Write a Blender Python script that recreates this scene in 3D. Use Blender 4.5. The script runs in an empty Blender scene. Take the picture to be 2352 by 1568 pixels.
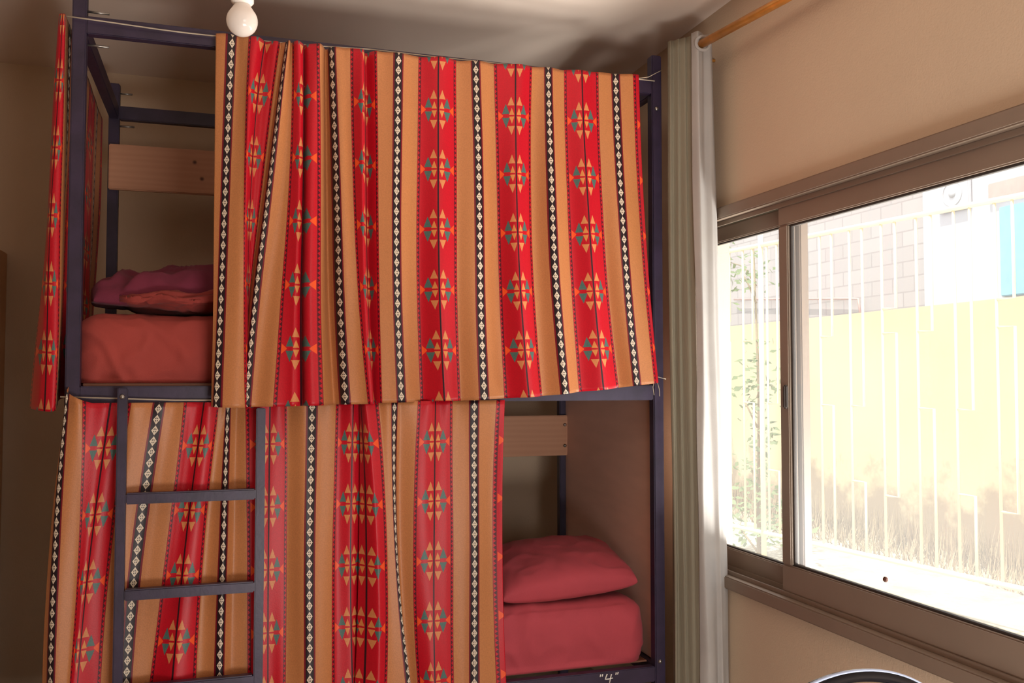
import bpy, bmesh, math, random
import numpy as np
from mathutils import Vector, Matrix, noise
random.seed(4)
scene=bpy.context.scene
scene.view_settings.view_transform='Standard'
scene.view_settings.look='None'
COL=scene.collection
PI=math.pi

# ------------------------------------------------------------ helpers
def srgb(r,g,b):
    f=lambda c:(c/255/12.92) if c/255<=.04045 else ((c/255+.055)/1.055)**2.4
    return (f(r),f(g),f(b),1)
class NT:
    def __init__(s,name):
        s.mat=bpy.data.materials.new(name); s.mat.use_nodes=True
        s.nt=s.mat.node_tree; s.nt.nodes.clear()
        s.out=s.nt.nodes.new('ShaderNodeOutputMaterial')
    def n(s,t,**k):
        x=s.nt.nodes.new(t)
        for a,b in k.items(): setattr(x,a,b)
        return x
    def l(s,a,b): s.nt.links.new(a,b)
    def put(s,inp,v):
        if isinstance(v,(int,float,tuple)): inp.default_value=v
        else: s.l(v,inp)
    def m(s,op,a,b=0.0,c=None):
        x=s.n('ShaderNodeMath',operation=op); s.put(x.inputs[0],a); s.put(x.inputs[1],b)
        if c is not None: s.put(x.inputs[2],c)
        return x.outputs[0]
    def mix(s,fac,a,b,blend='MIX'):
        x=s.n('ShaderNodeMix',data_type='RGBA',blend_type=blend)
        s.put(x.inputs[0],fac); s.put(x.inputs[6],a); s.put(x.inputs[7],b)
        return x.outputs[2]
    def noise(s,scale,detail=3,vec=None,rough=.5):
        x=s.n('ShaderNodeTexNoise'); x.inputs['Scale'].default_value=scale
        x.inputs['Detail'].default_value=detail; x.inputs['Roughness'].default_value=rough
        if vec is not None: s.l(vec,x.inputs['Vector'])
        return x.outputs[0]
    def ramp(s,fac,stops):
        x=s.n('ShaderNodeValToRGB'); s.l(fac,x.inputs[0]); e=x.color_ramp.elements
        while len(e)<len(stops): e.new(.5)
        for i,(p,c) in enumerate(stops): e[i].position=p; e[i].color=c
        return x.outputs[0]
    def coord(s,which='Object',scale=None):
        t=s.n('ShaderNodeTexCoord').outputs[which]
        if scale:
            mp=s.n('ShaderNodeMapping'); mp.inputs['Scale'].default_value=scale; s.l(t,mp.inputs[0]); return mp.outputs[0]
        return t
    def bump(s,h,strength=.2,dist=.01):
        b=s.n('ShaderNodeBump'); b.inputs['Strength'].default_value=strength; b.inputs['Distance'].default_value=dist
        s.l(h,b.inputs['Height']); return b.outputs[0]
    def bsdf(s,color,rough=.7,metal=0,normal=None,spec=.5,sheen=0,trans=0):
        b=s.n('ShaderNodeBsdfPrincipled'); s.put(b.inputs['Base Color'],color); s.put(b.inputs['Roughness'],rough)
        b.inputs['Metallic'].default_value=metal; b.inputs['Specular IOR Level'].default_value=spec
        if sheen: b.inputs['Sheen Weight'].default_value=sheen
        if normal is not None: s.l(normal,b.inputs['Normal'])
        if trans:
            t=s.n('ShaderNodeBsdfTranslucent'); s.put(t.inputs[0],color)
            mx=s.n('ShaderNodeMixShader'); mx.inputs[0].default_value=trans
            s.l(b.outputs[0],mx.inputs[1]); s.l(t.outputs[0],mx.inputs[2]); s.l(mx.outputs[0],s.out.inputs[0])
        else: s.l(b.outputs[0],s.out.inputs[0])
        return s.mat

def simple(name,rgb,rough=.6,metal=0,var=.08,nscale=8,bump=.1,bscale=60,spec=.5,sheen=0,trans=0,stretch=None):
    t=NT(name); c=t.coord('Object',stretch)
    n=t.noise(nscale,4,c)
    base=srgb(*rgb); dark=tuple(x*(1-var*2) for x in base[:3])+(1,); lite=tuple(min(1,x*(1+var)) for x in base[:3])+(1,)
    col=t.ramp(n,[(.3,dark),(.7,lite)])
    nm=t.bump(t.noise(bscale,3,c),bump,.004) if bump else None
    return t.bsdf(col,rough,metal,nm,spec,sheen,trans)

def fabric_pattern():
    t=NT('striped_woven_fabric')
    uv=t.n('ShaderNodeTexCoord').outputs['UV']
    sp=t.n('ShaderNodeSeparateXYZ'); t.l(uv,sp.inputs[0]); u,v=sp.outputs[0],sp.outputs[1]
    m=t.m
    LT=lambda a,b:m('LESS_THAN',a,b)
    GT=lambda a,b:m('GREATER_THAN',a,b)
    AND=lambda *a:(a[0] if len(a)==1 else m('MULTIPLY',a[0],AND(*a[1:])))
    OR=lambda a,b:m('MAXIMUM',a,b)
    c=m('ABSOLUTE',m('SUBTRACT',m('FRACT',u),.5))
    d=m('SUBTRACT',.5,c)
    orange=srgb(190,124,76); red=srgb(190,6,32); black=srgb(32,14,22); white=srgb(218,202,180)
    dred=srgb(116,12,30); teal=srgb(76,106,100); beige=srgb(210,134,82); gold=srgb(216,138,74); brt=srgb(238,84,30)
    fn=t.noise(5,3,t.coord('Object'))
    col=t.mix(m('MULTIPLY',fn,.35),orange,srgb(172,106,62))
    col=t.mix(LT(c,.248),col,red)
    # saw-tooth borders
    w=m('ABSOLUTE',m('SUBTRACT',m('FRACT',m('MULTIPLY',v,13.0)),.5))
    tooth=AND(GT(c,.212),LT(c,.24),LT(m('DIVIDE',m('SUBTRACT',c,.212),.028),m('MULTIPLY',w,2.0)))
    col=t.mix(tooth,col,srgb(80,8,28))
    col=t.mix(AND(GT(c,.207),LT(c,.212)),col,dred)
    col=t.mix(AND(GT(c,.241),LT(c,.248)),col,dred)
    # kilim star
    X=m('MULTIPLY',c,187.0)
    Y=m('MULTIPLY',m('ABSOLUTE',m('SUBTRACT',m('FRACT',m('ADD',v,.5)),.5)),137.0)
    def tri(cx,hw,y0,h):
        return AND(GT(Y,y0),LT(m('ABSOLUTE',m('SUBTRACT',X,cx)),m('MULTIPLY',m('SUBTRACT',1.0,m('DIVIDE',m('SUBTRACT',Y,y0),h)),hw)))
    col=t.mix(tri(22.0,7.8,4.5,24),col,teal)
    col=t.mix(tri(10.8,7.8,24.5,21),col,beige)
    col=t.mix(tri(9.6,6.0,2.0,17),col,gold)
    col=t.mix(AND(GT(X,28.0),LT(X,37.8),LT(Y,m('MULTIPLY',m('SUBTRACT',X,27.0),1.05))),col,brt)
    col=t.mix(LT(c,.0115),col,srgb(45,10,22))
    # black diamond band
    col=t.mix(LT(d,.066),col,dred)
    col=t.mix(LT(d,.050),col,black)
    dv=m('MULTIPLY',m('ABSOLUTE',m('SUBTRACT',m('FRACT',m('MULTIPLY',v,6.0)),.5)),2.0)
    q=m('ADD',m('DIVIDE',d,.038),m('MULTIPLY',dv,1.08))
    wh=OR(AND(LT(q,1.0),GT(q,.62)),AND(LT(q,.66),OR(LT(d,.0045),LT(dv,.1))))
    col=t.mix(wh,col,white)
    # weave
    wv=t.n('ShaderNodeTexNoise'); wv.inputs['Scale'].default_value=260
    t.l(t.coord('Object'),wv.inputs['Vector'])
    col=t.mix(.07,col,t.ramp(wv.outputs[0],[(.35,(.02,.01,.01,1)),(.65,(1,1,1,1))]),'OVERLAY')
    nm=t.bump(wv.outputs[0],.15,.002)
    return t.bsdf(col,.44,0,nm,.4,.03,trans=.13)

def finish(name,me,mat,parent=None,smooth=False):
    o=bpy.data.objects.new(name,me); COL.objects.link(o)
    if mat: me.materials.append(mat)
    if smooth:
        for p in me.polygons: p.use_smooth=True
    if parent is not None: attach(o,parent)
    return o
def attach(o,parent):
    o.parent=parent
    o.matrix_parent_inverse=Matrix.Translation(-Vector(parent.get('_base',(0,0,0))))
def thing(name,label,category,base=(0,0,0),kind=None,group=None):
    e=bpy.data.objects.new(name,None); COL.objects.link(e); e.empty_display_size=.1
    e.location=base; e['_base']=base
    tag(e,label,category,kind,group); return e
def tag(o,label,category,kind=None,group=None):
    o['label']=label; o['category']=category
    if kind:o['kind']=kind
    if group:o['group']=group
    return o
def subpart(name,parent):
    e=bpy.data.objects.new(name,None); COL.objects.link(e); e.empty_display_size=.05
    attach(e,parent); e['_base']=(0,0,0); return e
def boxes(name,lst,mat,parent=None,bevel=.003,seg=2,smooth=False):
    bm=bmesh.new()
    for lo,hi in lst:
        r=bmesh.ops.create_cube(bm,size=1)
        for v in r['verts']:
            v.co=Vector([lo[i]+(v.co[i]+.5)*(hi[i]-lo[i]) for i in range(3)])
    if bevel: bmesh.ops.bevel(bm,geom=list(bm.edges),offset=bevel,segments=seg,affect='EDGES',clamp_overlap=True)
    me=bpy.data.meshes.new(name); bm.to_mesh(me); bm.free()
    return finish(name,me,mat,parent,smooth)
def box(name,lo,hi,mat,parent=None,bevel=.003,seg=2): return boxes(name,[(lo,hi)],mat,parent,bevel,seg)
def tubes(name,paths,mat,parent=None,seg=10):
    bm=bmesh.new()
    for pts,r in paths:
        pts=[Vector(p) for p in pts]; rings=[]; prev=None
        for i,p in enumerate(pts):
            tn=(pts[min(i+1,len(pts)-1)]-pts[max(i-1,0)])
            if tn.length<1e-9: tn=Vector((0,0,1))
            tn.normalize()
            if prev is None:
                a=Vector((0,0,1)) if abs(tn.z)<.9 else Vector((1,0,0)); n1=tn.cross(a).normalized()
            else:
                n1=prev-tn*prev.dot(tn)
                if n1.length<1e-6: n1=tn.orthogonal()
                n1.normalize()
            prev=n1; n2=tn.cross(n1); rr=r[i] if isinstance(r,(list,tuple)) else r
            rings.append([bm.verts.new(p+(n1*math.cos(2*PI*k/seg)+n2*math.sin(2*PI*k/seg))*rr) for k in range(seg)])
        for A,B in zip(rings,rings[1:]):
            for k in range(seg): bm.faces.new((A[k],A[(k+1)%seg],B[(k+1)%seg],B[k]))
        bm.faces.new(rings[0][::-1]); bm.faces.new(rings[-1])
    bmesh.ops.recalc_face_normals(bm,faces=bm.faces)
    me=bpy.data.meshes.new(name); bm.to_mesh(me); bm.free()
    return finish(name,me,mat,parent,True)
def tube(name,pts,r,mat,parent=None,seg=10): return tubes(name,[(pts,r)],mat,parent,seg)
def lathe(name,prof,origin,mat,parent=None,seg=32,axis='z'):
    bm=bmesh.new(); rings=[]
    for r,z in prof:
        ring=[]
        for k in range(seg):
            a=2*PI*k/seg; q=(r*math.cos(a),r*math.sin(a),z)
            if axis=='y': q=(q[0],q[2],q[1])
            if axis=='x': q=(q[2],q[0],q[1])
            ring.append(bm.verts.new(Vector(q)+Vector(origin)))
        rings.append(ring)
    for A,B in zip(rings,rings[1:]):
        for k in range(seg): bm.faces.new((A[k],A[(k+1)%seg],B[(k+1)%seg],B[k]))
    bm.faces.new(rings[0][::-1]); bm.faces.new(rings[-1])
    bmesh.ops.recalc_face_normals(bm,faces=bm.faces)
    me=bpy.data.meshes.new(name); bm.to_mesh(me); bm.free()
    return finish(name,me,mat,parent,True)
def surface(name,f,nu,nv,mat,parent=None,uv=None,thick=0):
    vs=[];uvs=[]
    for j in range(nv+1):
        for i in range(nu+1):
            vs.append(f(i/nu,j/nv)); 
            if uv: uvs.append(uv(i/nu,j/nv))
    fs=[(j*(nu+1)+i,j*(nu+1)+i+1,(j+1)*(nu+1)+i+1,(j+1)*(nu+1)+i) for j in range(nv) for i in range(nu)]
    me=bpy.data.meshes.new(name); me.from_pydata(vs,[],fs)
    if uv:
        L=me.uv_layers.new(name='UVMap')
        for lp in me.loops: L.data[lp.index].uv=uvs[lp.vertex_index]
    o=finish(name,me,mat,parent,True)
    if thick:
        md=o.modifiers.new('thickness','SOLIDIFY'); md.thickness=thick; md.offset=0
    return o

# ------------------------------------------------------------ materials
M_wall=simple('beige_plaster_wall',(203,182,158),.9,var=.03,nscale=1.5,bump=.25,bscale=180,spec=.2)
M_ceil=simple('painted_ceiling',(226,209,195),.9,var=.01,nscale=1,bump=.06,bscale=120,spec=.2)
M_frame=simple('dark_purple_painted_steel',(50,39,62),.42,metal=.1,var=.15,nscale=14,bump=.08,bscale=90)
M_alu=simple('taupe_aluminium_frame',(132,116,102),.45,metal=.1,var=.03,nscale=6,bump=.03)
M_alud=simple('dark_rubber_gasket',(52,44,40),.7,var=.1)
M_cream=simple('cream_painted_metal',(220,209,176),.5,var=.04,bump=.05)
M_creamp=simple('cream_plastic',(190,182,160),.5,var=.03)
M_white=simple('white_plastic',(235,228,220),.35,var=.02,bump=0)
M_bulb=simple('opal_bulb_glass',(245,238,232),.15,var=.01,bump=0,trans=.35)
M_cord=simple('white_cotton_cord',(186,172,152),.9,var=.1,bscale=400)
M_steel=simple('zinc_bolt',(150,145,140),.35,metal=.9,var=.1)
M_brass=simple('amber_brass_rod',(218,152,70),.28,metal=.4,var=.12,nscale=20,bump=0)
M_black=simple('glossy_black_iron',(26,27,34),.16,metal=.5,var=.1,bump=.02)
M_sheetU=simple('terracotta_cotton_sheet',(154,58,50),.85,var=.06,nscale=5,bump=.2,bscale=300,sheen=.05)
M_sheetL=simple('rose_cotton_sheet',(172,62,72),.85,var=.05,nscale=5,bump=.2,bscale=300,sheen=.05)
M_plum=simple('plum_cotton_cover',(112,32,56),.85,var=.06,nscale=6,bump=.2,bscale=300,sheen=.05)
M_rust=simple('rust_blanket_cloth',(142,52,46),.9,var=.1,nscale=5,bump=.2,bscale=300,sheen=.05)
M_green=simple('sage_grey_curtain_cloth',(134,127,110),.9,var=.05,nscale=20,bump=.3,bscale=200,spec=.2,stretch=(1,1,.1),trans=.06)
M_lining=simple('white_lining_cloth',(216,213,210),.85,var=.03,nscale=8,bump=.15,bscale=200,spec=.2,trans=.5)
M_tile=simple('floor_tile',(150,130,112),.4,var=.08,nscale=3)
M_fabric=fabric_pattern()

def wood(name,rgb,dark,axis_scale=(1,14,14),knots=()):
    t=NT(name); c=t.coord('Object',axis_scale)
    n=t.noise(3.2,6,c,.6)
    w=t.n('ShaderNodeTexWave',wave_type='BANDS'); w.bands_direction='Z'
    w.inputs['Scale'].default_value=.9; w.inputs['Distortion'].default_value=5; w.inputs['Detail'].default_value=3
    t.l(c,w.inputs['Vector'])
    col=t.mix(t.m('MULTIPLY',w.outputs[0],.35),srgb(*rgb),srgb(*dark))
    col=t.mix(t.m('MULTIPLY',n,.4),col,srgb(*dark))
    for k in knots:
        dn=t.n('ShaderNodeVectorMath',operation='DISTANCE'); t.l(t.coord('Object'),dn.inputs[0]); dn.inputs[1].default_value=k
        col=t.mix(t.ramp(dn.outputs['Value'],[(.004,(1,1,1,1)),(.012,(0,0,0,1))]),col,srgb(84,44,26))
    return t.bsdf(col,.55,0,t.bump(n,.1,.003))
M_pineU=wood('pine_board',(190,140,108),(170,118,88),knots=[(.325,.953,2.39),(.355,.953,2.32)])
M_base=wood('brown_plywood_base',(138,92,70),(110,70,52))
M_ply=simple('stained_plywood_panel',(230,190,172),.65,var=.03,nscale=4,bump=.08,bscale=60,stretch=(1,1,5))
M_ward=wood('light_wood_cabinet',(214,170,124),(190,142,98),(14,14,1))

# ------------------------------------------------------------ room
WX=2.247; BY=1.39; CH=2.88; LX=-2.3; FY=-4.9
def struct(o,label,cat): return tag(o,label,cat,'structure')
struct(box('floor',(LX-.2,FY-.2,-.12),(WX+.2,BY+.2,0),M_tile,bevel=0),'plain tiled floor of the dormitory room','floor')
struct(box('ceiling',(LX-.2,FY-.2,CH),(WX+.2,BY+.2,CH+.15),M_ceil,bevel=0),'smooth painted ceiling over the bunk','ceiling')
struct(box('wall_back',(LX-.2,BY,0),(WX+.2,BY+.2,CH),M_wall,bevel=0),'beige plaster wall behind the bunk bed','wall')
struct(box('wall_left',(LX-.2,FY,0),(LX,BY,CH),M_wall,bevel=0),'beige plaster side wall','wall')
struct(box('wall_front',(LX-.2,FY-.2,0),(WX+.2,FY,CH),M_wall,bevel=0),'beige plaster wall facing the bunk bed','wall')
wy0,wy1,wz0,wz1=-1.95,.15,.69,2.105
struct(boxes('wall_right',[((WX,FY,0),(WX+.2,BY,wz0)),((WX,FY,wz1),(WX+.2,BY,CH)),((WX,FY,wz0),(WX+.2,wy0,wz1)),((WX,wy1,wz0),(WX+.2,BY,wz1))],M_wall,bevel=0),
   'beige textured plaster wall holding the sliding window','wall')

# window
win=thing('window_1','taupe aluminium sliding window with two glazed sashes','window',(WX,-.9,wz0),'structure')
fx0=WX-.03
def frame_rect(name,x0,x1,y0,y1,z0,z1,w,mat,par,wt=None,wb=None,bev=.004):
    wt=wt or w; wb=wb or w
    return boxes(name,[((x0,y0,z0),(x1,y1,z0+wb)),((x0,y0,z1-wt),(x1,y1,z1)),((x0,y0,z0+wb),(x1,y0+w,z1-wt)),((x0,y1-w,z0+wb),(x1,y1,z1-wt))],mat,par,bev)
frame_rect('frame',fx0,WX+.12,wy0,wy1,wz0,wz1,.045,M_alu,win)
boxes('track',[((WX+.0,wy0+.045,wz0+.045),(WX+.006,wy1-.045,wz0+.06)),((WX+.045,wy0+.045,wz0+.045),(WX+.051,wy1-.045,wz0+.062)),
               ((WX+.0,wy0+.045,wz1-.062),(WX+.006,wy1-.045,wz1-.045))],M_alu,win,.001)
s1=subpart('sash',win)
frame_rect('sash_frame',WX+.008,WX+.042,wy0+.046,-.475,wz0+.05,wz1-.05,.052,M_alu,s1,wt=.074,wb=.098)
frame_rect('gasket',WX+.018,WX+.032,wy0+.096,-.525,wz0+.146,wz1-.122,.009,M_alud,s1,bev=.001)
s2=subpart('sash',win)
frame_rect('sash_frame',WX+.053,WX+.087,-.535,wy1-.046,wz0+.05,wz1-.05,.052,M_alu,s2,wt=.060,wb=.076)
frame_rect('gasket',WX+.063,WX+.077,-.485,wy1-.096,wz0+.124,wz1-.108,.007,M_alud,s2,bev=.001)
# glass with a translucent veil imitating the haze of overexposure
tg=NT('veiled_glass'); a=tg.n('ShaderNodeBsdfTransparent'); a.inputs[0].default_value=(.97,.97,.96,1)
g=tg.n('ShaderNodeBsdfGlossy'); g.inputs['Roughness'].default_value=.02; g.inputs[0].default_value=(1,1,1,1)
mx=tg.n('ShaderNodeMixShader'); mx.inputs[0].default_value=.04
tg.l(a.outputs[0],mx.inputs[1]); tg.l(g.outputs[0],mx.inputs[2])
veil=tg.n('ShaderNodeBsdfTranslucent'); veil.inputs[0].default_value=(.95,.95,.95,1)
mx2=tg.n('ShaderNodeMixShader'); mx2.inputs[0].default_value=.065
tg.l(mx.outputs[0],mx2.inputs[1]); tg.l(veil.outputs[0],mx2.inputs[2]); tg.l(mx2.outputs[0],tg.out.inputs[0]); M_glass=tg.mat
surface('glass',lambda i,j:(WX+.025,wy0+.1+i*(-.53-wy0-.1),wz0+.148+j*(wz1-wz0-.272)),1,1,M_glass,s1)
surface('glass',lambda i,j:(WX+.070,-.48+i*(wy1-.1+.48),wz0+.126+j*(wz1-wz0-.236)),1,1,M_glass,s2)
box('screen_stile',(WX+.095,-.45,wz0+.06),(WX+.115,-.40,wz1-.06),M_creamp,win,.003)
box('latch',(WX-.006,-.525,1.36),(WX+.010,-.507,1.44),M_alud,s1,.005,3)
box('glass_stop',(WX+.013,-.970,.878),(WX+.0245,-.956,.892),simple('brown_rubber_stop',(96,52,34),.6),s1,.003)

# ------------------------------------------------------------ bunk bed
bed=thing('bunk_bed','dark purple metal bunk bed with pine boards and ladder','bed',(1,.5,0))
P=.021
X1=2.03; Y1=1.0
for (x,y) in [(0,0),(X1,0),(0,Y1),(X1,Y1)]:
    box('post',(x-P,y-P,0),(x+P,y+P,2.71),M_frame,bed,.004)
def rail(z0,z1,side):
    w_=.018
    if side=='f': lo,hi=(P,-w_,z0),(X1-P,w_,z1)
    if side=='b': lo,hi=(P,Y1-w_,z0),(X1-P,Y1+w_,z1)
    if side=='l': lo,hi=(-w_,P,z0),(w_,Y1-P,z1)
    if side=='r': lo,hi=(X1-w_,P,z0),(X1+w_,Y1-P,z1)
    return box('rail',lo,hi,M_frame,bed,.003)
for s in 'fblr':
    rail(2.558,2.615,s)
    rail(1.38,1.437,s)
    rail(.325,.382,s)
box('mattress_board',(.025,.025,1.437),(X1-.025,Y1-.025,1.446),M_base,bed,.001)
box('mattress_board',(.025,.045,.382),(X1-.025,Y1-.025,.388),M_base,bed,.001)
box('guard_board',(-.015,.955,2.253),(X1+.012,.978,2.445),M_pineU,bed,.004)
box('guard_board',(-.015,.955,1.093),(X1+.012,.978,1.285),M_pineU,bed,.004)
box('end_panel',(X1+.008,.022,.384),(X1+.018,Y1-.022,1.379),M_ply,bed,.002)
def bolt(x,y,z,axis='y'):
    lathe('bolt',[(.0001,-.006),(.006,-.005),(.008,-.001),(.008,.002)],(x,y,z),M_steel,bed,12,axis)
for q in [(0.152,-.092,1.405),(X1-.003,-.023,2.50),(X1-.003,-.023,.40)]: bolt(*q)
for z in (1.14,1.24): bolt(2.025,.953,z)
for q in ([(.018,.0,2.635),(.085,.0,2.635)],[(.018,.01,2.53),(.085,.01,2.53)],[(.018,.99,2.53),(.08,.99,2.53)],[(.018,.99,2.67),(.07,.99,2.67)]):
    tube('threaded_bolt',q,.004,M_steel,bed,8)
# ladder
lad=subpart('ladder',bed)
for x,zt in ((.152,1.432),(.567,1.366)): box('ladder_rail',(x-.0145,-.09,0.01),(x+.0145,-.062,zt),M_frame,lad,.003)
for z in (.205,.50,.795,1.09): box('rung',(.166,-.094,z-.017),(.553,-.062,z+.017),M_frame,lad,.004)
# chalk writing "4"
cw=-.0195
def stroke(p): return ([(x,cw,z) for x,z in p],.0022)
tubes('chalk_number',[stroke([(1.812,.374),(1.806,.362),(1.803,.356),(1.815,.355),(1.834,.357)]),stroke([(1.829,.372),(1.825,.358),(1.820,.338)]),
  stroke([(1.786,.375),(1.783,.366)]),stroke([(1.794,.375),(1.791,.366)]),stroke([(1.848,.376),(1.846,.367)]),stroke([(1.856,.377),(1.853,.368)])],M_white,bed,6)

# ------------------------------------------------------------ patterned curtains
def catmull(ks,vals,s):
    i=int(np.searchsorted(ks,s,side='right')-1); i=max(0,min(len(ks)-2,i))
    t=(s-ks[i])/(ks[i+1]-ks[i]); h=ks[i+1]-ks[i]
    def tan(j):
        a=max(0,j-1); b=min(len(ks)-1,j+1); return (vals[b]-vals[a])/(ks[b]-ks[a])*.8
    m0=tan(i)*h; m1=tan(i+1)*h
    return (2*t**3-3*t*t+1)*vals[i]+(t**3-2*t*t+t)*m0+(-2*t**3+3*t*t)*vals[i+1]+(t**3-t*t)*m1
def quad(z,zs,a):
    z=max(min(z,zs[0]+.15),zs[2]-.15)
    r=0
    for i in range(3):
        L=1
        for j in range(3):
            if i!=j: L*=(z-zs[j])/(zs[i]-zs[j])
        r+=L*a[i]
    return r
def cloth(name,cols,zs,ztop,zbot,vphase,vstep,y0,extra,nu=420,nv=70,parent=None,ys=1.0):
    ks=[c[0] for c in cols]; s0,s1=ks[0],ks[-1]
    XT=[[c[1+i] for c in cols] for i in range(3)]
    YT=[[(c[4+i]*ys if len(c)>4 else 0) for c in cols] for i in range(3)]
    def f(i,j):
        s=s0+(s1-s0)*i
        zt=ztop(i); zb=zbot(i); z=zt+(zb-zt)*j
        x=quad(z,zs,[catmull(ks,XT[k],s) for k in range(3)])
        y=quad(z,zs,[catmull(ks,YT[k],s) for k in range(3)])
        dx,dy=extra(s,z,j)
        return (x+dx,y0+y+dy,z)
    def uv(i,j):
        s=s0+(s1-s0)*i; zt=ztop(i); zb=zbot(i); z=zt+(zb-zt)*j
        return (s,(z-vphase(s))/vstep+20)
    return surface(name,f,nu,nv,M_fabric,parent,uv,.0012)
nz=lambda a,b,c=0:noise.noise(Vector((a,b,c)))

UC=[(-.15,.412,.414,.414),(0,.461,.446,.432, -.004,-.006,-.008),(.25,.512,.505,.512, -.01,-.016,-.01),
(.5,.557,.524,.535, -.004,.0,.024),(.75,.606,.552,.512, .005,.012,.024),(1,.627,.572,.529, -.012,-.014,-.014),
(1.25,.655,.642,.612, -.004,-.012,-.016),(1.42,.680,.676,.665,-.016,-.024,-.026),(1.52,.694,.695,.696,-.002,-.006,-.008),(1.565,.689,.689,.690,.014,.024,.026),(1.62,.706,.705,.706,-.010,-.018,-.020),
(1.75,.745,.752,.760, -.012,-.018,-.020),(1.87,.768,.780,.797,.010,.016,.016),(2,.788,.808,.83, 0,-.004,-.01),
(2.25,.848,.863,.896, -.008,-.012,-.018),(2.4,.886,.892,.918,-.014,-.024,-.024),(2.55,.905,.916,.932,.012,.014,.012),(2.75,.941,.949,.959,-.004,-.006,-.006),(3,1.012,1.009,1.021,-.006,-.008,-.014),
(3.25,1.086,1.084,1.094,.006,.006,.004),(3.5,1.154,1.155,1.168,-.008,-.010,-.014),(3.75,1.223,1.225,1.234,.003,.003,.002),(4,1.292,1.303,1.313,-.004,-.008,-.018),
(4.25,1.362,1.379,1.399,.006,.010,.008),(4.5,1.436,1.443,1.473,-.005,-.010,-.018),(4.75,1.503,1.509,1.538,.002,.008,.004),(5,1.567,1.580,1.614,-.003,-.010,-.016),
(5.25,1.636,1.653,1.684,.006,.010,.008),(5.5,1.703,1.725,1.766,-.005,-.010,-.016),(5.75,1.772,1.796,1.843,.002,.006,.006),(6,1.841,1.863,1.902,0,-.006,-.010),
(6.25,1.911,1.942,1.971,0,.004,-.008),(6.34,1.935,1.962,1.993,-.002,0,-.004)]
def ztU(i): return float(np.interp(i,[0,.15,.4,.7,1],[2.588,2.581,2.584,2.593,2.607]))+.001*math.sin(i*90)
def zbU(i): return float(np.interp(i,[0,.08,.3,.5,.62,.75,.87,1],[1.372,1.366,1.374,1.381,1.386,1.398,1.420,1.446]))
def exU(s,z,j):
    k=math.exp(-((s-1.2)/1.3)**2)
    gather=math.exp(-j*14)*.006*math.sin(s*2*PI*4.3)*(.1+k)
    dy=gather+.020*nz(s*1.5,z*1.1,1)*(.4+j)+.030*k*nz(s*5,z*.8,5)+.010*nz(s*4,z*1.1,9)
    dy-=.03*math.exp(-((s-.6)/1.6)**2)*max(0,(j-.72)/.28)**1.5
    dx=.004*nz(s*.8,z*2.0,7)
    return dx,dy-.012
cu=thing('bunk_curtain','red and orange striped kilim-pattern curtain on the upper bunk','curtain',(1.2,-.05,1.38))
cloth('cloth',UC,(2.49,1.99,1.51),ztU,zbU,lambda s:1.980+max(0,s-4)*.008,.2105,-.050,exU,520,90,cu,1.8)
pts=[(-.035,-.034,2.60)]+[(-.035+(2.0+.05)*i/30,-.034-.002*math.sin(i),2.600-.012*math.sin(PI*min(1,i/14))+.004*(i/30)) for i in range(1,31)]
tube('cord',pts,.0022,M_cord,cu,8)
for q in ([(1.99,-.04,1.455),(2.0,-.055,1.47),(2.035,-.05,1.462),(2.055,-.03,1.46)],[(2.0,-.055,1.47),(2.012,-.06,1.42),(2.014,-.058,1.395)],[(2.0,-.055,1.47),(1.985,-.06,1.43),(1.99,-.06,1.40)],
  [(1.93,-.045,2.60),(1.98,-.05,2.61),(2.03,-.036,2.64),(2.050,-.022,2.652)]):
    tube('tie_cord',q,.0015,M_cord,cu,6)

LA=[(-.15,-.026,-.058,-.065,.01,.01,.01),(0,-.019,-.037,-.038,-.012,-.014,-.014),(.25,.035,.027,.004,-.012,-.012,-.016),(.5,.100,.056,.029,-.004,-.012,-.02),(.75,.161,.118,.095,.004,.0,-.004),
(1,.240,.191,.168,.0,.0,-.004),(1.25,.318,.276,.224,.01,.008,.008),(1.5,.378,.335,.298,0,.004,-.004),(1.75,.427,.394,.376,.006,.014,.01),(2,.463,.455,.448,0,-.004,-.004),
(2.15,.49,.487,.484,.02,.02,.02),(2.25,.522,.530,.538,.008,.01,.01),(2.5,.598,.598,.602,-.002,-.002,-.006),(2.75,.655,.658,.658,.004,.006,.006),(3,.732,.729,.735,-.002,-.004,-.006),(3.25,.812,.805,.808,.006,.008,.008),
(3.5,.870,.867,.880,0,-.002,-.004),(3.8,.925,.935,.94,.012,.016,.016)]
LB=[(.40,.893,.893,.88,.006,.008,.006),(.5,.900,.915,.907,-.008,-.012,-.014),(.62,.918,.948,.945,-.026,-.034,-.036),(.75,.962,.984,.981,-.012,-.02,-.02),(1,1.006,1.018,1.071,-.006,-.012,-.016),
(1.12,1.03,1.034,1.075,.012,.02,.02),(1.25,1.083,1.077,1.102,0,.004,.006),(1.5,1.152,1.149,1.155,-.006,-.008,-.01),(1.75,1.217,1.219,1.223,.0,.002,.002),(2,1.2915,1.2915,1.2915,-.004,-.006,-.006),
(2.25,1.370,1.362,1.373,.002,.004,.004),(2.34,1.402,1.397,1.410,0,0,0)]
def exL(s,z,j):
    g=math.exp(-j*16)*.005*math.sin(s*2*PI*3.7)
    return .003*nz(s,z*2,3),g+.022*nz(s*2.2,z*.9,11)+.014*nz(s*4.5,z*.9,2)
cl=thing('bunk_curtain','red and orange striped curtain panel hanging behind the ladder','curtain',(.4,-.05,.2))
cloth('cloth',LA,(1.28,.85,.38),lambda i:1.385+.05*max(0,1-i*8),lambda i:.14,lambda s:1.245,.206,-.032,exL,360,70,cl,1.3)
cb=thing('bunk_curtain','red and orange striped curtain panel beside the lower pillow','curtain',(1.15,-.05,.2))
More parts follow.
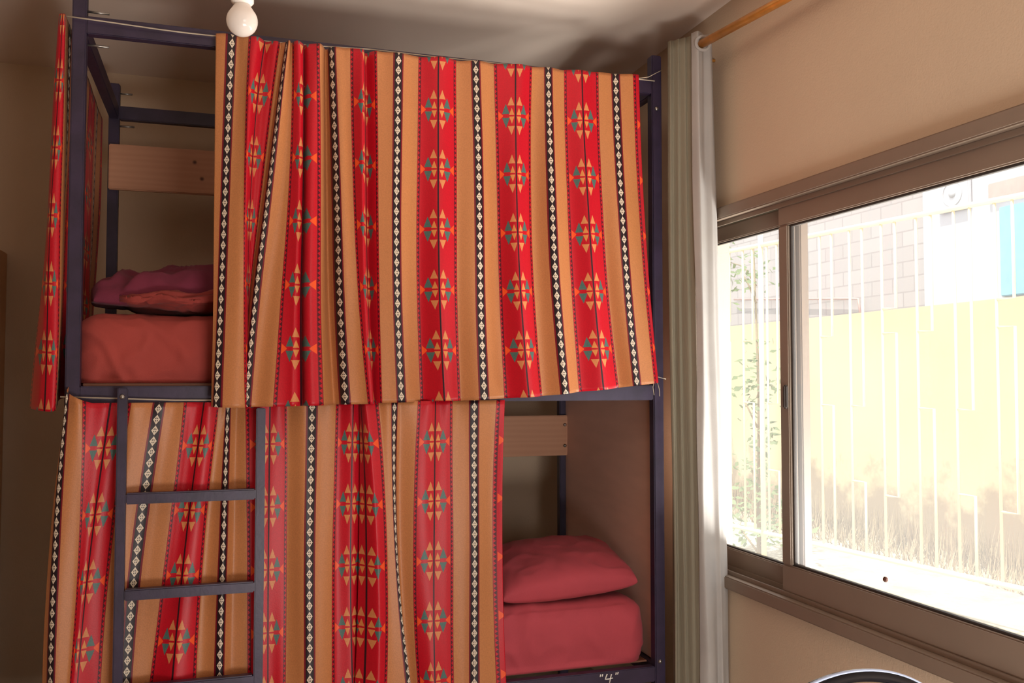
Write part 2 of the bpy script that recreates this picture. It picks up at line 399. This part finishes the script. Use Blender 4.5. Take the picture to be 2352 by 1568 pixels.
cloth('cloth',LB,(1.28,.85,.38),lambda i:1.385,lambda i:.14,lambda s:1.243,.2045,-.050,lambda s,z,j:(exL(s+5,z,j)),260,70,cb,1.4)
tube('cord',[(-.03,-.036,1.405),(.3,-.03,1.392),(.75,-.03,1.388),(1.4,-.03,1.392)],.0025,M_cord,cl,6)

# side curtain wrapped round the bed end
top=[(.02,-.068,.20),(.1,-.062,.05),(.2,-.057,-.02),(.35,-.050,-.038),(.6,-.040,-.034),(.85,-.038,.02),(1.1,-.04,.15),(1.5,-.038,.30),(2.0,-.04,.46),(2.5,-.038,.64),(3.0,-.040,.80),(3.3,-.038,.93)]
bot=[(.02,-.148,.42),(.1,-.138,.22),(.2,-.118,.07),(.35,-.085,-.02),(.6,-.055,-.04),(.85,-.045,.0),(1.1,-.065,.14),(1.5,-.05,.30),(2.0,-.075,.46),(2.5,-.05,.64),(3.0,-.07,.80),(3.3,-.05,.93)]
ksS=[q[0] for q in top]
def fS(i,j):
    s=ksS[0]+(ksS[-1]-ksS[0])*i
    A=[catmull(ksS,[q[k] for q in top],s) for k in (1,2)]; B=[catmull(ksS,[q[k] for q in bot],s) for k in (1,2)]
    w=j**.9
    x=A[0]+(B[0]-A[0])*w+.016*nz(s*3,j*2,4)*(.2+j)-.008*math.sin(s*6)*j
    y=A[1]+(B[1]-A[1])*w
    z=2.605-j*(1.225+.02*math.sin(s*3))-max(0,.10*(i-.3))*(1-j)
    return (x,y,z)
sc=thing('bunk_curtain','red striped curtain draped around the end of the upper bunk','curtain',(-.08,.3,1.38))
surface('cloth',fS,300,70,M_fabric,sc,lambda i,j:(ksS[0]+(ksS[-1]-ksS[0])*i+.06,(2.61-j*1.23-1.98)/.2105+20),.0012)

# ------------------------------------------------------------ mattresses and bedding
def soft_box(name,lo,hi,mat,rad,amp,sc,label,cat,seed=0,crease=1.0):
    n=[max(4,int((hi[i]-lo[i])/(.009 if i!=1 else .02))) for i in range(3)]
    verts={}; vs=[]; fs=[]
    def V(i,j,k):
        if (i,j,k) in verts: return verts[(i,j,k)]
        p=Vector((lo[0]+(hi[0]-lo[0])*i/n[0],lo[1]+(hi[1]-lo[1])*j/n[1],lo[2]+(hi[2]-lo[2])*k/n[2]))
        q=Vector([min(max(p[a],lo[a]+rad),hi[a]-rad) for a in range(3)])
        if p.z<lo[2]+rad: q.z=min(q.z,max(p.z,lo[2]+rad*.12))
        d=p-q; nn=d.normalized() if d.length>1e-6 else Vector((0,0,1))
        p=q+nn*rad
        top=(p.z-lo[2])/(hi[2]-lo[2])
        wob=nz(p.x*3,p.z*3,seed+2)*.6
        a1=max(0,1-abs(nz(p.x*sc*1.1+p.z*sc*1.6+wob,p.z*sc*.9-p.x*sc*.35+p.y*2,seed))*5)
        a3=max(0,1-abs(nz(p.x*sc*2.4-p.z*sc*1.0+wob,p.z*sc*2.2+p.x*sc*.6+p.y*3,seed+9))*5)
        a2=nz(p.x*sc*1.2+seed,p.y*sc*1.6,p.z*sc*1.6)
        bulge=.012*math.sin(min(1,max(0,top))*PI)
        side=1 if abs(nn.z)<.7 else .6
        p=p+nn*(amp*(crease*(.55*a1+.35*a3)*side+.6*a2)+bulge*side-.008)*(1 if top>.04 else 0)
        p.z=max(p.z,lo[2])
        verts[(i,j,k)]=len(vs); vs.append(p); return verts[(i,j,k)]
    for i in range(n[0]):
        for j in range(n[1]):
            fs.append((V(i,j,n[2]),V(i+1,j,n[2]),V(i+1,j+1,n[2]),V(i,j+1,n[2])))
            fs.append((V(i,j,0),V(i,j+1,0),V(i+1,j+1,0),V(i+1,j,0)))
    for i in range(n[0]):
        for k in range(n[2]):
            fs.append((V(i,0,k),V(i+1,0,k),V(i+1,0,k+1),V(i,0,k+1)))
            fs.append((V(i,n[1],k),V(i,n[1],k+1),V(i+1,n[1],k+1),V(i+1,n[1],k)))
    for j in range(n[1]):
        for k in range(n[2]):
            fs.append((V(0,j,k),V(0,j,k+1),V(0,j+1,k+1),V(0,j+1,k)))
            fs.append((V(n[0],j,k),V(n[0],j+1,k),V(n[0],j+1,k+1),V(n[0],j,k+1)))
    me=bpy.data.meshes.new(name); me.from_pydata(vs,[],fs)
    o=finish(name,me,mat,None,True); tag(o,label,cat); return o
soft_box('mattress',(.000,.034,1.447),(1.985,.93,1.680),M_sheetU,.060,.018,3.5,'mattress with crumpled terracotta sheet on the upper bunk','mattress',seed=3)
soft_box('mattress',(.035,.030,.389),(1.995,.93,.628),M_sheetL,.080,.016,3,'mattress with rose pink fitted sheet on the lower bunk','mattress',seed=8,crease=1)

def pillow(name,c,a,b,h,rot,mat,label,wr=.01,seed=0,cat='pillow',pinch=.06,flat=.5,ex=.5,corner=.05):
    E=Matrix.Translation(c)@Matrix.Rotation(rot[2],4,'Z')@Matrix.Rotation(rot[1],4,'Y')@Matrix.Rotation(rot[0],4,'X')
    bm=bmesh.new(); n=72; V={}
    for sd in (1,-1):
        for i in range(n+1):
            for j in range(n+1):
                if sd==-1 and (i in(0,n) or j in(0,n)): V[(sd,i,j)]=V[(1,i,j)]; continue
                u=math.sin((i/n-.5)*PI)*.9999; v=math.sin((j/n-.5)*PI)*.9999
                x=a*u*(1-pinch*(1-v*v))*(1-corner*u*u*v*v); y=b*v*(1-pinch*(1-u*u))*(1-corner*u*u*v*v)
                k=max(0,(1-u**2)*(1-v**2))**(ex*.8)
                r1=max(0,1-abs(nz(x*7+y*4+seed,y*9-x*3,seed+4))*4)
                w=wr*(nz(x*9+seed,y*9,seed)+.5*nz(x*22,y*15+seed,2)+.6*r1)*min(1,k*3)
                z=sd*h*k*(1 if sd==1 else flat)+ (w if sd==1 else w*.3)
                V[(sd,i,j)]=bm.verts.new(E@Vector((x,y,z)))
        for i in range(n):
            for j in range(n):
                q=[V[(sd,i,j)],V[(sd,i+1,j)],V[(sd,i+1,j+1)],V[(sd,i,j+1)]]
                bm.faces.new(q if sd==1 else q[::-1])
    me=bpy.data.meshes.new(name); bm.to_mesh(me); bm.free()
    o=finish(name,me,mat,None,True); tag(o,label,cat); return o
pillow('pillow',(1.715,.29,.700),.285,.25,.098,(math.radians(8),math.radians(-4),math.radians(-3)),M_sheetL,'rose pink pillow resting on the lower mattress',.007,2,ex=.40,pinch=.05,corner=.07,flat=.65)
pillow('pillow',(.37,.37,1.748),.385,.285,.110,(math.radians(3),math.radians(-3),math.radians(2)),M_plum,'crumpled plum pillow on top of folded bedding',.026,5,ex=.40,flat=.3,corner=.12)
def blanket(i,j):
    a=i*2*PI
    x=.12+.62*j
    e=min(1,(j*(1-j))*7+.02)**.5
    front=max(0,-math.cos(a))
    lob=1+.2*math.sin(a*3+j*4)+.3*nz(math.cos(a)*1.5+3,math.sin(a)*1.5,j*3.5)
    y=.325+math.cos(a)*(.285*(.75+.25*e))*(1+.06*nz(j*6,a,2))+.014*front*nz(j*9,math.sin(a)*4,9)
    z=1.718+math.sin(a)*.038*lob*e+front*.026*(nz(j*5,math.sin(a)*3,8)+.7*max(0,1-abs(nz(j*5+math.sin(a)*2,math.sin(a)*2-j*3,3))*4))
    return (x,y,max(z,1.682))
bl=surface('folded_blanket',blanket,180,120,M_rust)
tag(bl,'rust red blanket folded under the plum pillow','blanket')

# ------------------------------------------------------------ bulb
bx,by,bz=.472,-1.242,2.186
bulb=thing('hanging_light_bulb','white opal light bulb hanging from ceiling on cable','light bulb',(bx,by,bz-.03))
prof=[(.0005,-.031)]+[(.031*math.sin(a),-.031*math.cos(a)) for a in [i*PI/18 for i in range(1,14)]]+[(.0195,.0265),(.0165,.031),(.0150,.036)]
lathe('bulb_glass',prof,(bx,by,bz),M_bulb,bulb)
lathe('socket',[(.0145,.033),(.019,.035),(.0225,.039),(.0225,.05),(.0185,.053),(.0185,.085),(.014,.095),(.005,.105)],(bx,by,bz),M_white,bulb)
tube('cable',[(bx,by,bz+.10),(bx+.002,by,bz+.3),(bx,by,CH-.02)],.003,M_white,bulb,8)
lathe('ceiling_rose',[(.035,0),(.04,-.004),(.034,-.02),(.012,-.03)],(bx,by,CH),M_white,bulb)

# ------------------------------------------------------------ window curtain & rod
rod=thing('curtain_rod','amber coloured metal curtain rod above the window','curtain rod',(2.15,-.8,2.69))
tube('pole',[(2.118,-.06,2.708),(2.165,-.66,2.690),(2.205,-1.5,2.665)],.0155,M_brass,rod,20)
lathe('finial',[(.0001,-.03),(.016,-.026),(.022,-.012),(.022,.002),(.017,.006),(.0165,.02)],(2.118,-.045,2.708),M_brass,rod,20,'y')
for q,r in (([(2.205,-1.45,2.668),(WX-.001,-1.45,2.668)],.008),([(2.12,-.085,2.69),(WX-.001,-.085,2.69)],.006)): tube('bracket',q,r,M_brass,rod)
wc=thing('window_curtain','sage green drape with white lining bunched beside window','curtain',(2.13,-.12,.05))
gp=[(2.070,-.060),(2.056,-.075),(2.044,-.088),(2.048,-.102),(2.060,-.100),(2.070,-.116),(2.080,-.114),(2.090,-.136),(2.099,-.138),(2.110,-.160)]
gk=[i/(len(gp)-1) for i in range(len(gp))]
def wpath(i,pts,ks): return [catmull(ks,[q[k] for q in pts],i) for k in (0,1)]
def fG(i,j):
    x,y=wpath(i,gp,gk)
    x+=.008*nz(i*4,j*2.0,1)*(1-i*.5)+.018*j*j*i; y+=.012*nz(i*4,j*1.8,2)+.006*math.sin(i*15+j*2)*j
    return (x,y,2.748-j*2.70-.012*(1-i))
surface('drape',fG,160,70,M_green,wc,None,.0015)
lp=[(2.102,-.162),(2.120,-.188),(2.146,-.182),(2.168,-.168),(2.192,-.175),(2.215,-.165),(2.236,-.150)]
lk=[i/(len(lp)-1) for i in range(len(lp))]
def fW(i,j):
    x,y=wpath(i,lp,lk)
    x=2.102+(x-2.102)*(.70+.34*min(1,j*1.3))+.030*max(0,j-.2)*(1-i)+.004*math.sin(i*9+j*5)*j+.010*nz(i*3,j*6,1)*(.3+j)*(1-i*.6)
    x=min(x,2.24)
    y+=.012*nz(i*4,j*4,7)
    return (x,y,2.752-j*2.71)
surface('lining',fW,70,90,M_lining,wc,None,.001)
def ring(name,c,R,r,mat,parent,ax):
    n=28
    ax=Vector(ax).normalized(); a=ax.orthogonal().normalized(); b=ax.cross(a)
    pts=[Vector(c)+(a*math.cos(2*PI*k/n)+b*math.sin(2*PI*k/n))*R for k in range(n+1)]
    return tube(name,pts,r,mat,parent,8)
ring('eyelet',(2.131,-.196,2.706),.026,.006,M_lining,wc,(.25,1,0))

# ------------------------------------------------------------ chair
ch=thing('iron_chair','glossy black wrought iron chair with arched scroll back','chair',(1.483,-1.6,0))
cxx,cyy=1.483,-1.809
def arch(a,b,z0,y=cyy,n=40): return [(cxx+a*math.cos(t),y,z0+b*math.sin(t)) for t in [PI*k/n for k in range(n+1)]]
A=[(cxx+.20,cyy+.04,.45),(cxx+.215,cyy+.01,.62)]+arch(.22,.164,.785)+[(cxx-.215,cyy+.01,.62),(cxx-.20,cyy+.04,.45)]
tube('back_frame',A,.011,M_black,ch,14)
o=tube('rim_highlight',arch(.227,.170,.787,cyy-.003),.004,simple('pale_blue_highlight',(176,190,220),.3,var=.02,bump=0),ch,10); o['label']='pale blue-white highlight line along the rim'  # reflected highlight on the black rim, modelled as a pale tube
def spiral(x0,z0,dirn,R=.05):
    return [(x0+dirn*R*(1-k/40)*math.cos(k*.28),cyy,z0+R*(1-k/40)*math.sin(k*.28)) for k in range(0,38)]
tubes('back_scroll',[(arch(.19,.125,.785),.006),(spiral(cxx-.08,.87,1),.006),(spiral(cxx+.08,.87,-1),.006),
  ([(cxx-.03,cyy,.87),(cxx-.02,cyy,.70),(cxx-.06,cyy+.03,.46)],.006),([(cxx+.03,cyy,.87),(cxx+.02,cyy,.70),(cxx+.06,cyy+.03,.46)],.006),
  ([(cxx,cyy,.91),(cxx-.03,cyy,.88),(cxx,cyy,.83),(cxx+.03,cyy,.88),(cxx,cyy,.91)],.005)],M_black,ch,10)
lathe('seat',[(.0001,.44),(.2,.44),(.215,.447),(.22,.458),(.212,.468),(.19,.472),(.0001,.470)],(cxx,cyy+.22,0),M_black,ch)
for sx in (-1,1):
    for sy in (-1,1):
        tube('leg',[(cxx+sx*.15,cyy+.22+sy*.15,.445),(cxx+sx*.16,cyy+.22+sy*.16,.25),(cxx+sx*.19,cyy+.22+sy*.19,.006)],.011,M_black,ch,12)

# ------------------------------------------------------------ wardrobe
wd=thing('wardrobe','light wooden wardrobe standing against the back wall','wardrobe',(-.9,1.06,0))
box('body',(-1.36,.78,0),(-.470,1.385,2.02),M_ward,wd,.004)
box('door',(-1.35,.76,.08),(-.92,.778,2.0),M_ward,wd,.003)
box('door',(-.915,.76,.08),(-.48,.778,2.0),M_ward,wd,.003)
for x in (-.945,-.89): tube('handle',[(x,.76,1.0),(x,.735,1.01),(x,.735,1.12),(x,.76,1.13)],.005,M_steel,wd)

# ------------------------------------------------------------ outdoors
tgd=NT('dry_sandy_ground'); c=tgd.coord('Object'); n=tgd.noise(3,6,c,.7)
tgd.bsdf(tgd.ramp(n,[(.35,srgb(144,136,120)),(.65,srgb(176,168,150))]),.95,0,tgd.bump(tgd.noise(20,4,c),.5,.03),.1)
struct(box('ground',(WX+.2,-12,-.2),(30,40,-.03),tgd.mat,bevel=0),'bright dry sandy ground outside the window','ground')
ty=NT('weathered_yellow_wall'); c=ty.coord('Object'); sp=ty.n('ShaderNodeSeparateXYZ'); ty.l(c,sp.inputs[0])
n=ty.noise(2.2,6,c,.65); base=ty.ramp(ty.noise(.8,3,c),[(.3,srgb(194,176,138)),(.7,srgb(203,187,152))])
h=ty.m('SUBTRACT',1.0,ty.m('MULTIPLY',sp.outputs[2],1.2)); 
st=ty.ramp(ty.m('ADD',n,ty.m('MULTIPLY',h,.42)),[(.62,(0,0,0,1)),(.80,(1,1,1,1))])
hm=ty.m('GREATER_THAN',h,.0)
ty.bsdf(ty.mix(ty.m('MULTIPLY',ty.m('MULTIPLY',st,hm),.8),base,srgb(136,118,98)),.95,0,None,.1)
struct(box('wall_yard',(6.5,-6,-.1),(6.7,16,2.12),ty.mat,bevel=.02),'weathered yellow garden wall with dark stains at its base','wall')

fe=thing('security_fence','cream painted metal fence with staggered rectangular bars','fence',(4.05,1,0))
fd=Vector((.22,-1.46,0)).normalized(); fo=Vector((3.95,1.76,0))
def fp(t,z,o=0): q=fo+fd*t; return (q.x+o,q.y,z)
t0,t1=-5.6,3.4
tube('top_rail',[fp(t0,2.36),fp(t1,2.36)],.015,M_cream,fe,8)
tube('bottom_rail',[fp(t0,.44),fp(t1,.44)],.015,M_cream,fe,8)
for t in (-5.6,-2.6,-.37,3.4): tube('fence_post',[fp(t,-.03),fp(t,2.52)],.018,M_cream,fe,10)
L=.262; t=t0+.1
def unit(kind):
    a,b=.0,.095
    R_=.008
    base=[([fp(a,.44),fp(a,2.36)],R_)]
    if kind==0: base+=[([fp(b,2.36),fp(b,1.72),fp(a,1.72)],R_),([fp(a,1.30),fp(b,1.30),fp(b,.44)],R_)]
    if kind==1: base+=[([fp(b,2.36),fp(b,1.30),fp(a,1.30)],R_),([fp(a,.86),fp(b,.86),fp(b,.44)],R_)]
    if kind==2: base+=[([fp(b,2.36),fp(b,1.86),fp(a,1.86)],R_),([fp(a,1.72),fp(b,1.72),fp(b,.80),fp(a,.80)],R_)]
    return base
protos=[tubes('fence_bar',unit(k),M_cream,fe,6) for k in range(3)]
inv=protos[0].matrix_parent_inverse.copy()
i=0
while t<t1-.2:
    if i<3: o=protos[i]
    else:
        o=protos[i%3].copy(); COL.objects.link(o); o.parent=fe; o.matrix_parent_inverse=inv
    o.location=fd*t
    t+=L*.9; i+=1

# neighbouring building
tb=NT('grey_block_wall'); c=tb.coord('Object')
sx=tb.n('ShaderNodeSeparateXYZ'); tb.l(c,sx.inputs[0]); cm=tb.n('ShaderNodeCombineXYZ'); tb.l(sx.outputs[1],cm.inputs[0]); tb.l(sx.outputs[2],cm.inputs[1])
br=tb.n('ShaderNodeTexBrick'); tb.l(cm.outputs[0],br.inputs['Vector']); br.inputs['Scale'].default_value=1
br.inputs['Color1'].default_value=srgb(184,176,172); br.inputs['Color2'].default_value=srgb(177,169,165); br.inputs['Mortar'].default_value=srgb(165,157,153)
br.inputs['Brick Width'].default_value=.4; br.inputs['Row Height'].default_value=.2; br.inputs['Mortar Size'].default_value=.010
tb.bsdf(br.outputs[0],.95,0,None,.1)
nb=thing('neighbouring_building','pale concrete block building with blue shuttered window','building',(9,6,0))
box('block_wall',(9.0,6.18,-.1),(9.3,18,6.5),tb.mat,nb,.01)
box('rendered_wall',(8.95,-3,-.1),(9.3,6.18,6.5),simple('pale_render',(198,197,200),.95,var=.03,nscale=2),nb,.01)
box('shutter',(8.90,3.7,2.4),(8.96,4.95,3.42),simple('blue_shutter',(140,190,206),.6,var=.05),nb,.01)
box('awning_band',(8.90,3.5,3.52),(8.97,5.1,3.72),simple('red_band',(208,168,158),.7,var=.05),nb,.01)
tube('red_pipe',[(8.93,10.6,2.84),(8.93,7.6,2.60),(8.93,7.4,2.58),(8.93,7.35,2.3)],.016,simple('faded_red_pipe',(200,160,150),.6),nb,8)
ac=thing('air_conditioner','white outdoor air conditioner unit mounted on building','air conditioner',(8.88,5.62,3.5))
M_ac=simple('grey_white_casing',(204,203,205),.6,var=.03); M_acg=simple('grey_fan_grille',(190,190,192),.6,var=.03)
box('casing',(8.89,5.37,3.5),(8.949,5.87,3.92),M_ac,ac,.015)
ring('fan_grille',(8.887,5.62,3.71),.15,.006,M_acg,ac,(1,0,0))
lathe('fan_hub',[(.0001,-.01),(.05,-.008),(.05,.01)],(8.885,5.62,3.71),M_acg,ac,16,'x')

# plants
M_leaf=simple('pale_green_leaf',(128,144,98),.6,var=.2,nscale=3,bump=0,trans=.3)
M_stem=simple('dry_stem',(150,134,106),.8,var=.1)
M_dry=simple('dry_grass_blade',(160,143,112),.9,var=.12,nscale=4,bump=0)
def leaves(name,pts,size,mat,parent):
    bm=bmesh.new()
    for p in pts:
        d=Vector((random.uniform(-1,1),random.uniform(-1,1),random.uniform(-.6,.4))).normalized(); s=d.orthogonal().normalized()
        L_=size*random.uniform(.6,1.2); p=Vector(p)
        q=[p,p+d*L_*.35+s*L_*.22,p+d*L_,p+d*L_*.35-s*L_*.22]
        bm.faces.new([bm.verts.new(x) for x in q])
    me=bpy.data.meshes.new(name); bm.to_mesh(me); bm.free(); return finish(name,me,mat,parent)
def plant(name,x,y,h,w,n,label,cat,clusters,leafsize=.09):
    e=thing(name,label,cat,(x,y,-.03)); st=[([(x,y,-.03),(x+.03,y+.02,h*.5),(x-.02,y,h)],[.02,.013,.005])]
    pts=[]
    for (z,dy,r) in clusters:
        st.append(([(x,y,max(0,z-.25)),(x+random.uniform(-.1,.1),y+dy*.6,z-.05),(x+random.uniform(-.1,.1),y+dy,z+.02)],[.009,.006,.003]))
        for _ in range(int(n*r)):
            pts.append((x+random.gauss(0,r*.4),y+dy+random.gauss(0,r*.55),max(0.03,z+random.gauss(0,r*.45))))
    tubes('stem',st,M_stem,e,6); leaves('foliage',pts,leafsize,M_leaf,e)
plant('young_tree',4.75,3.5,2.6,.6,260,'slender leafy young tree growing beyond the fence','tree',[(2.35,.1,.25),(2.5,.5,.22),(1.55,-.05,.22),(1.3,.1,.2),(1.0,-.1,.15),(.5,0,.3),(.3,-.3,.25),(.25,.3,.25),(.75,.1,.18)])
plant('shrub',5.4,5.6,.6,.4,160,'small green weed at the garden wall','plant',[(.35,0,.25),(.2,.3,.2),(.5,-.1,.12)],.07)
plant('shrub',4.7,.35,.4,.3,160,'small green weed beside the fence','plant',[(.15,0,.18),(.3,.1,.12)],.06)
bm=bmesh.new()
for _ in range(7500):
    y=random.uniform(-2,9); x=6.34-min(.6,abs(random.gauss(0,.35)))
    hgt=random.uniform(.06,.30)*(1.3 if x>6 else .6); a=random.uniform(0,2*PI); ln=random.uniform(.0,.12)
    b=Vector((x,y,-.03)); w=Vector((math.cos(a),math.sin(a),0))*.006; tp=b+Vector((math.cos(a+1.3)*ln,math.sin(a+1.3)*ln,hgt))
    bm.faces.new([bm.verts.new(b-w),bm.verts.new(b+w),bm.verts.new(tp)])
me=bpy.data.meshes.new('dry_grass'); bm.to_mesh(me); bm.free()
tag(finish('dry_grass',me,M_dry),'dry straw coloured grass along the garden wall','grass','stuff')

# ------------------------------------------------------------ light
w=bpy.data.worlds.new('world'); scene.world=w; w.use_nodes=True
bg=w.node_tree.nodes['Background']; bg.inputs[0].default_value=(.9,.95,1,1); bg.inputs[1].default_value=2.0
def light(name,kind,loc,target,energy,color,size=None,sy=None):
    d=bpy.data.lights.new(name,kind); d.energy=energy; d.color=color
    if kind=='AREA':
        d.shape='RECTANGLE'; d.size=size; d.size_y=sy or size
    o=bpy.data.objects.new(name,d); COL.objects.link(o); o.location=loc
    o.rotation_euler=(Vector(target)-Vector(loc)).to_track_quat('-Z','Y').to_euler(); return o
sun=light('sun','SUN',(0,0,10),(3.6,1.8,0),4.8,(1,.97,.92)); sun.data.angle=.01
light('rear_fill_light','AREA',(1.6,-4.6,1.3),(1.2,0,1.7),27,(1,.95,.89),1.1,1.0)  # added fill lamp behind the camera, no window stands there
light('floor_bounce_fill','AREA',(1.3,-3.0,.3),(1.3,-.8,2.88),48,(1,.94,.88),1.0,.6)  # added unseen lamp imitating sun bounced up from the floor
light('ground_bounce_fill','AREA',(3.15,-1.0,.2),(.7,-.3,2.2),215,(1,.97,.92),2.4,.5)  # lamp added out of view below the sill, boosting bounce off the ground

# ------------------------------------------------------------ camera
cd=bpy.data.cameras.new('camera'); cam=bpy.data.objects.new('camera',cd); COL.objects.link(cam)
cam.location=(.437,-3.134,1.46); cam.rotation_euler=(PI/2+math.radians(2.37),0,-math.radians(17.9))
cd.sensor_width=36; cd.lens=2080*36/2352; cd.clip_start=.05
scene.camera=cam
for o in list(bpy.data.objects):
    if '_base' in o: del o['_base']
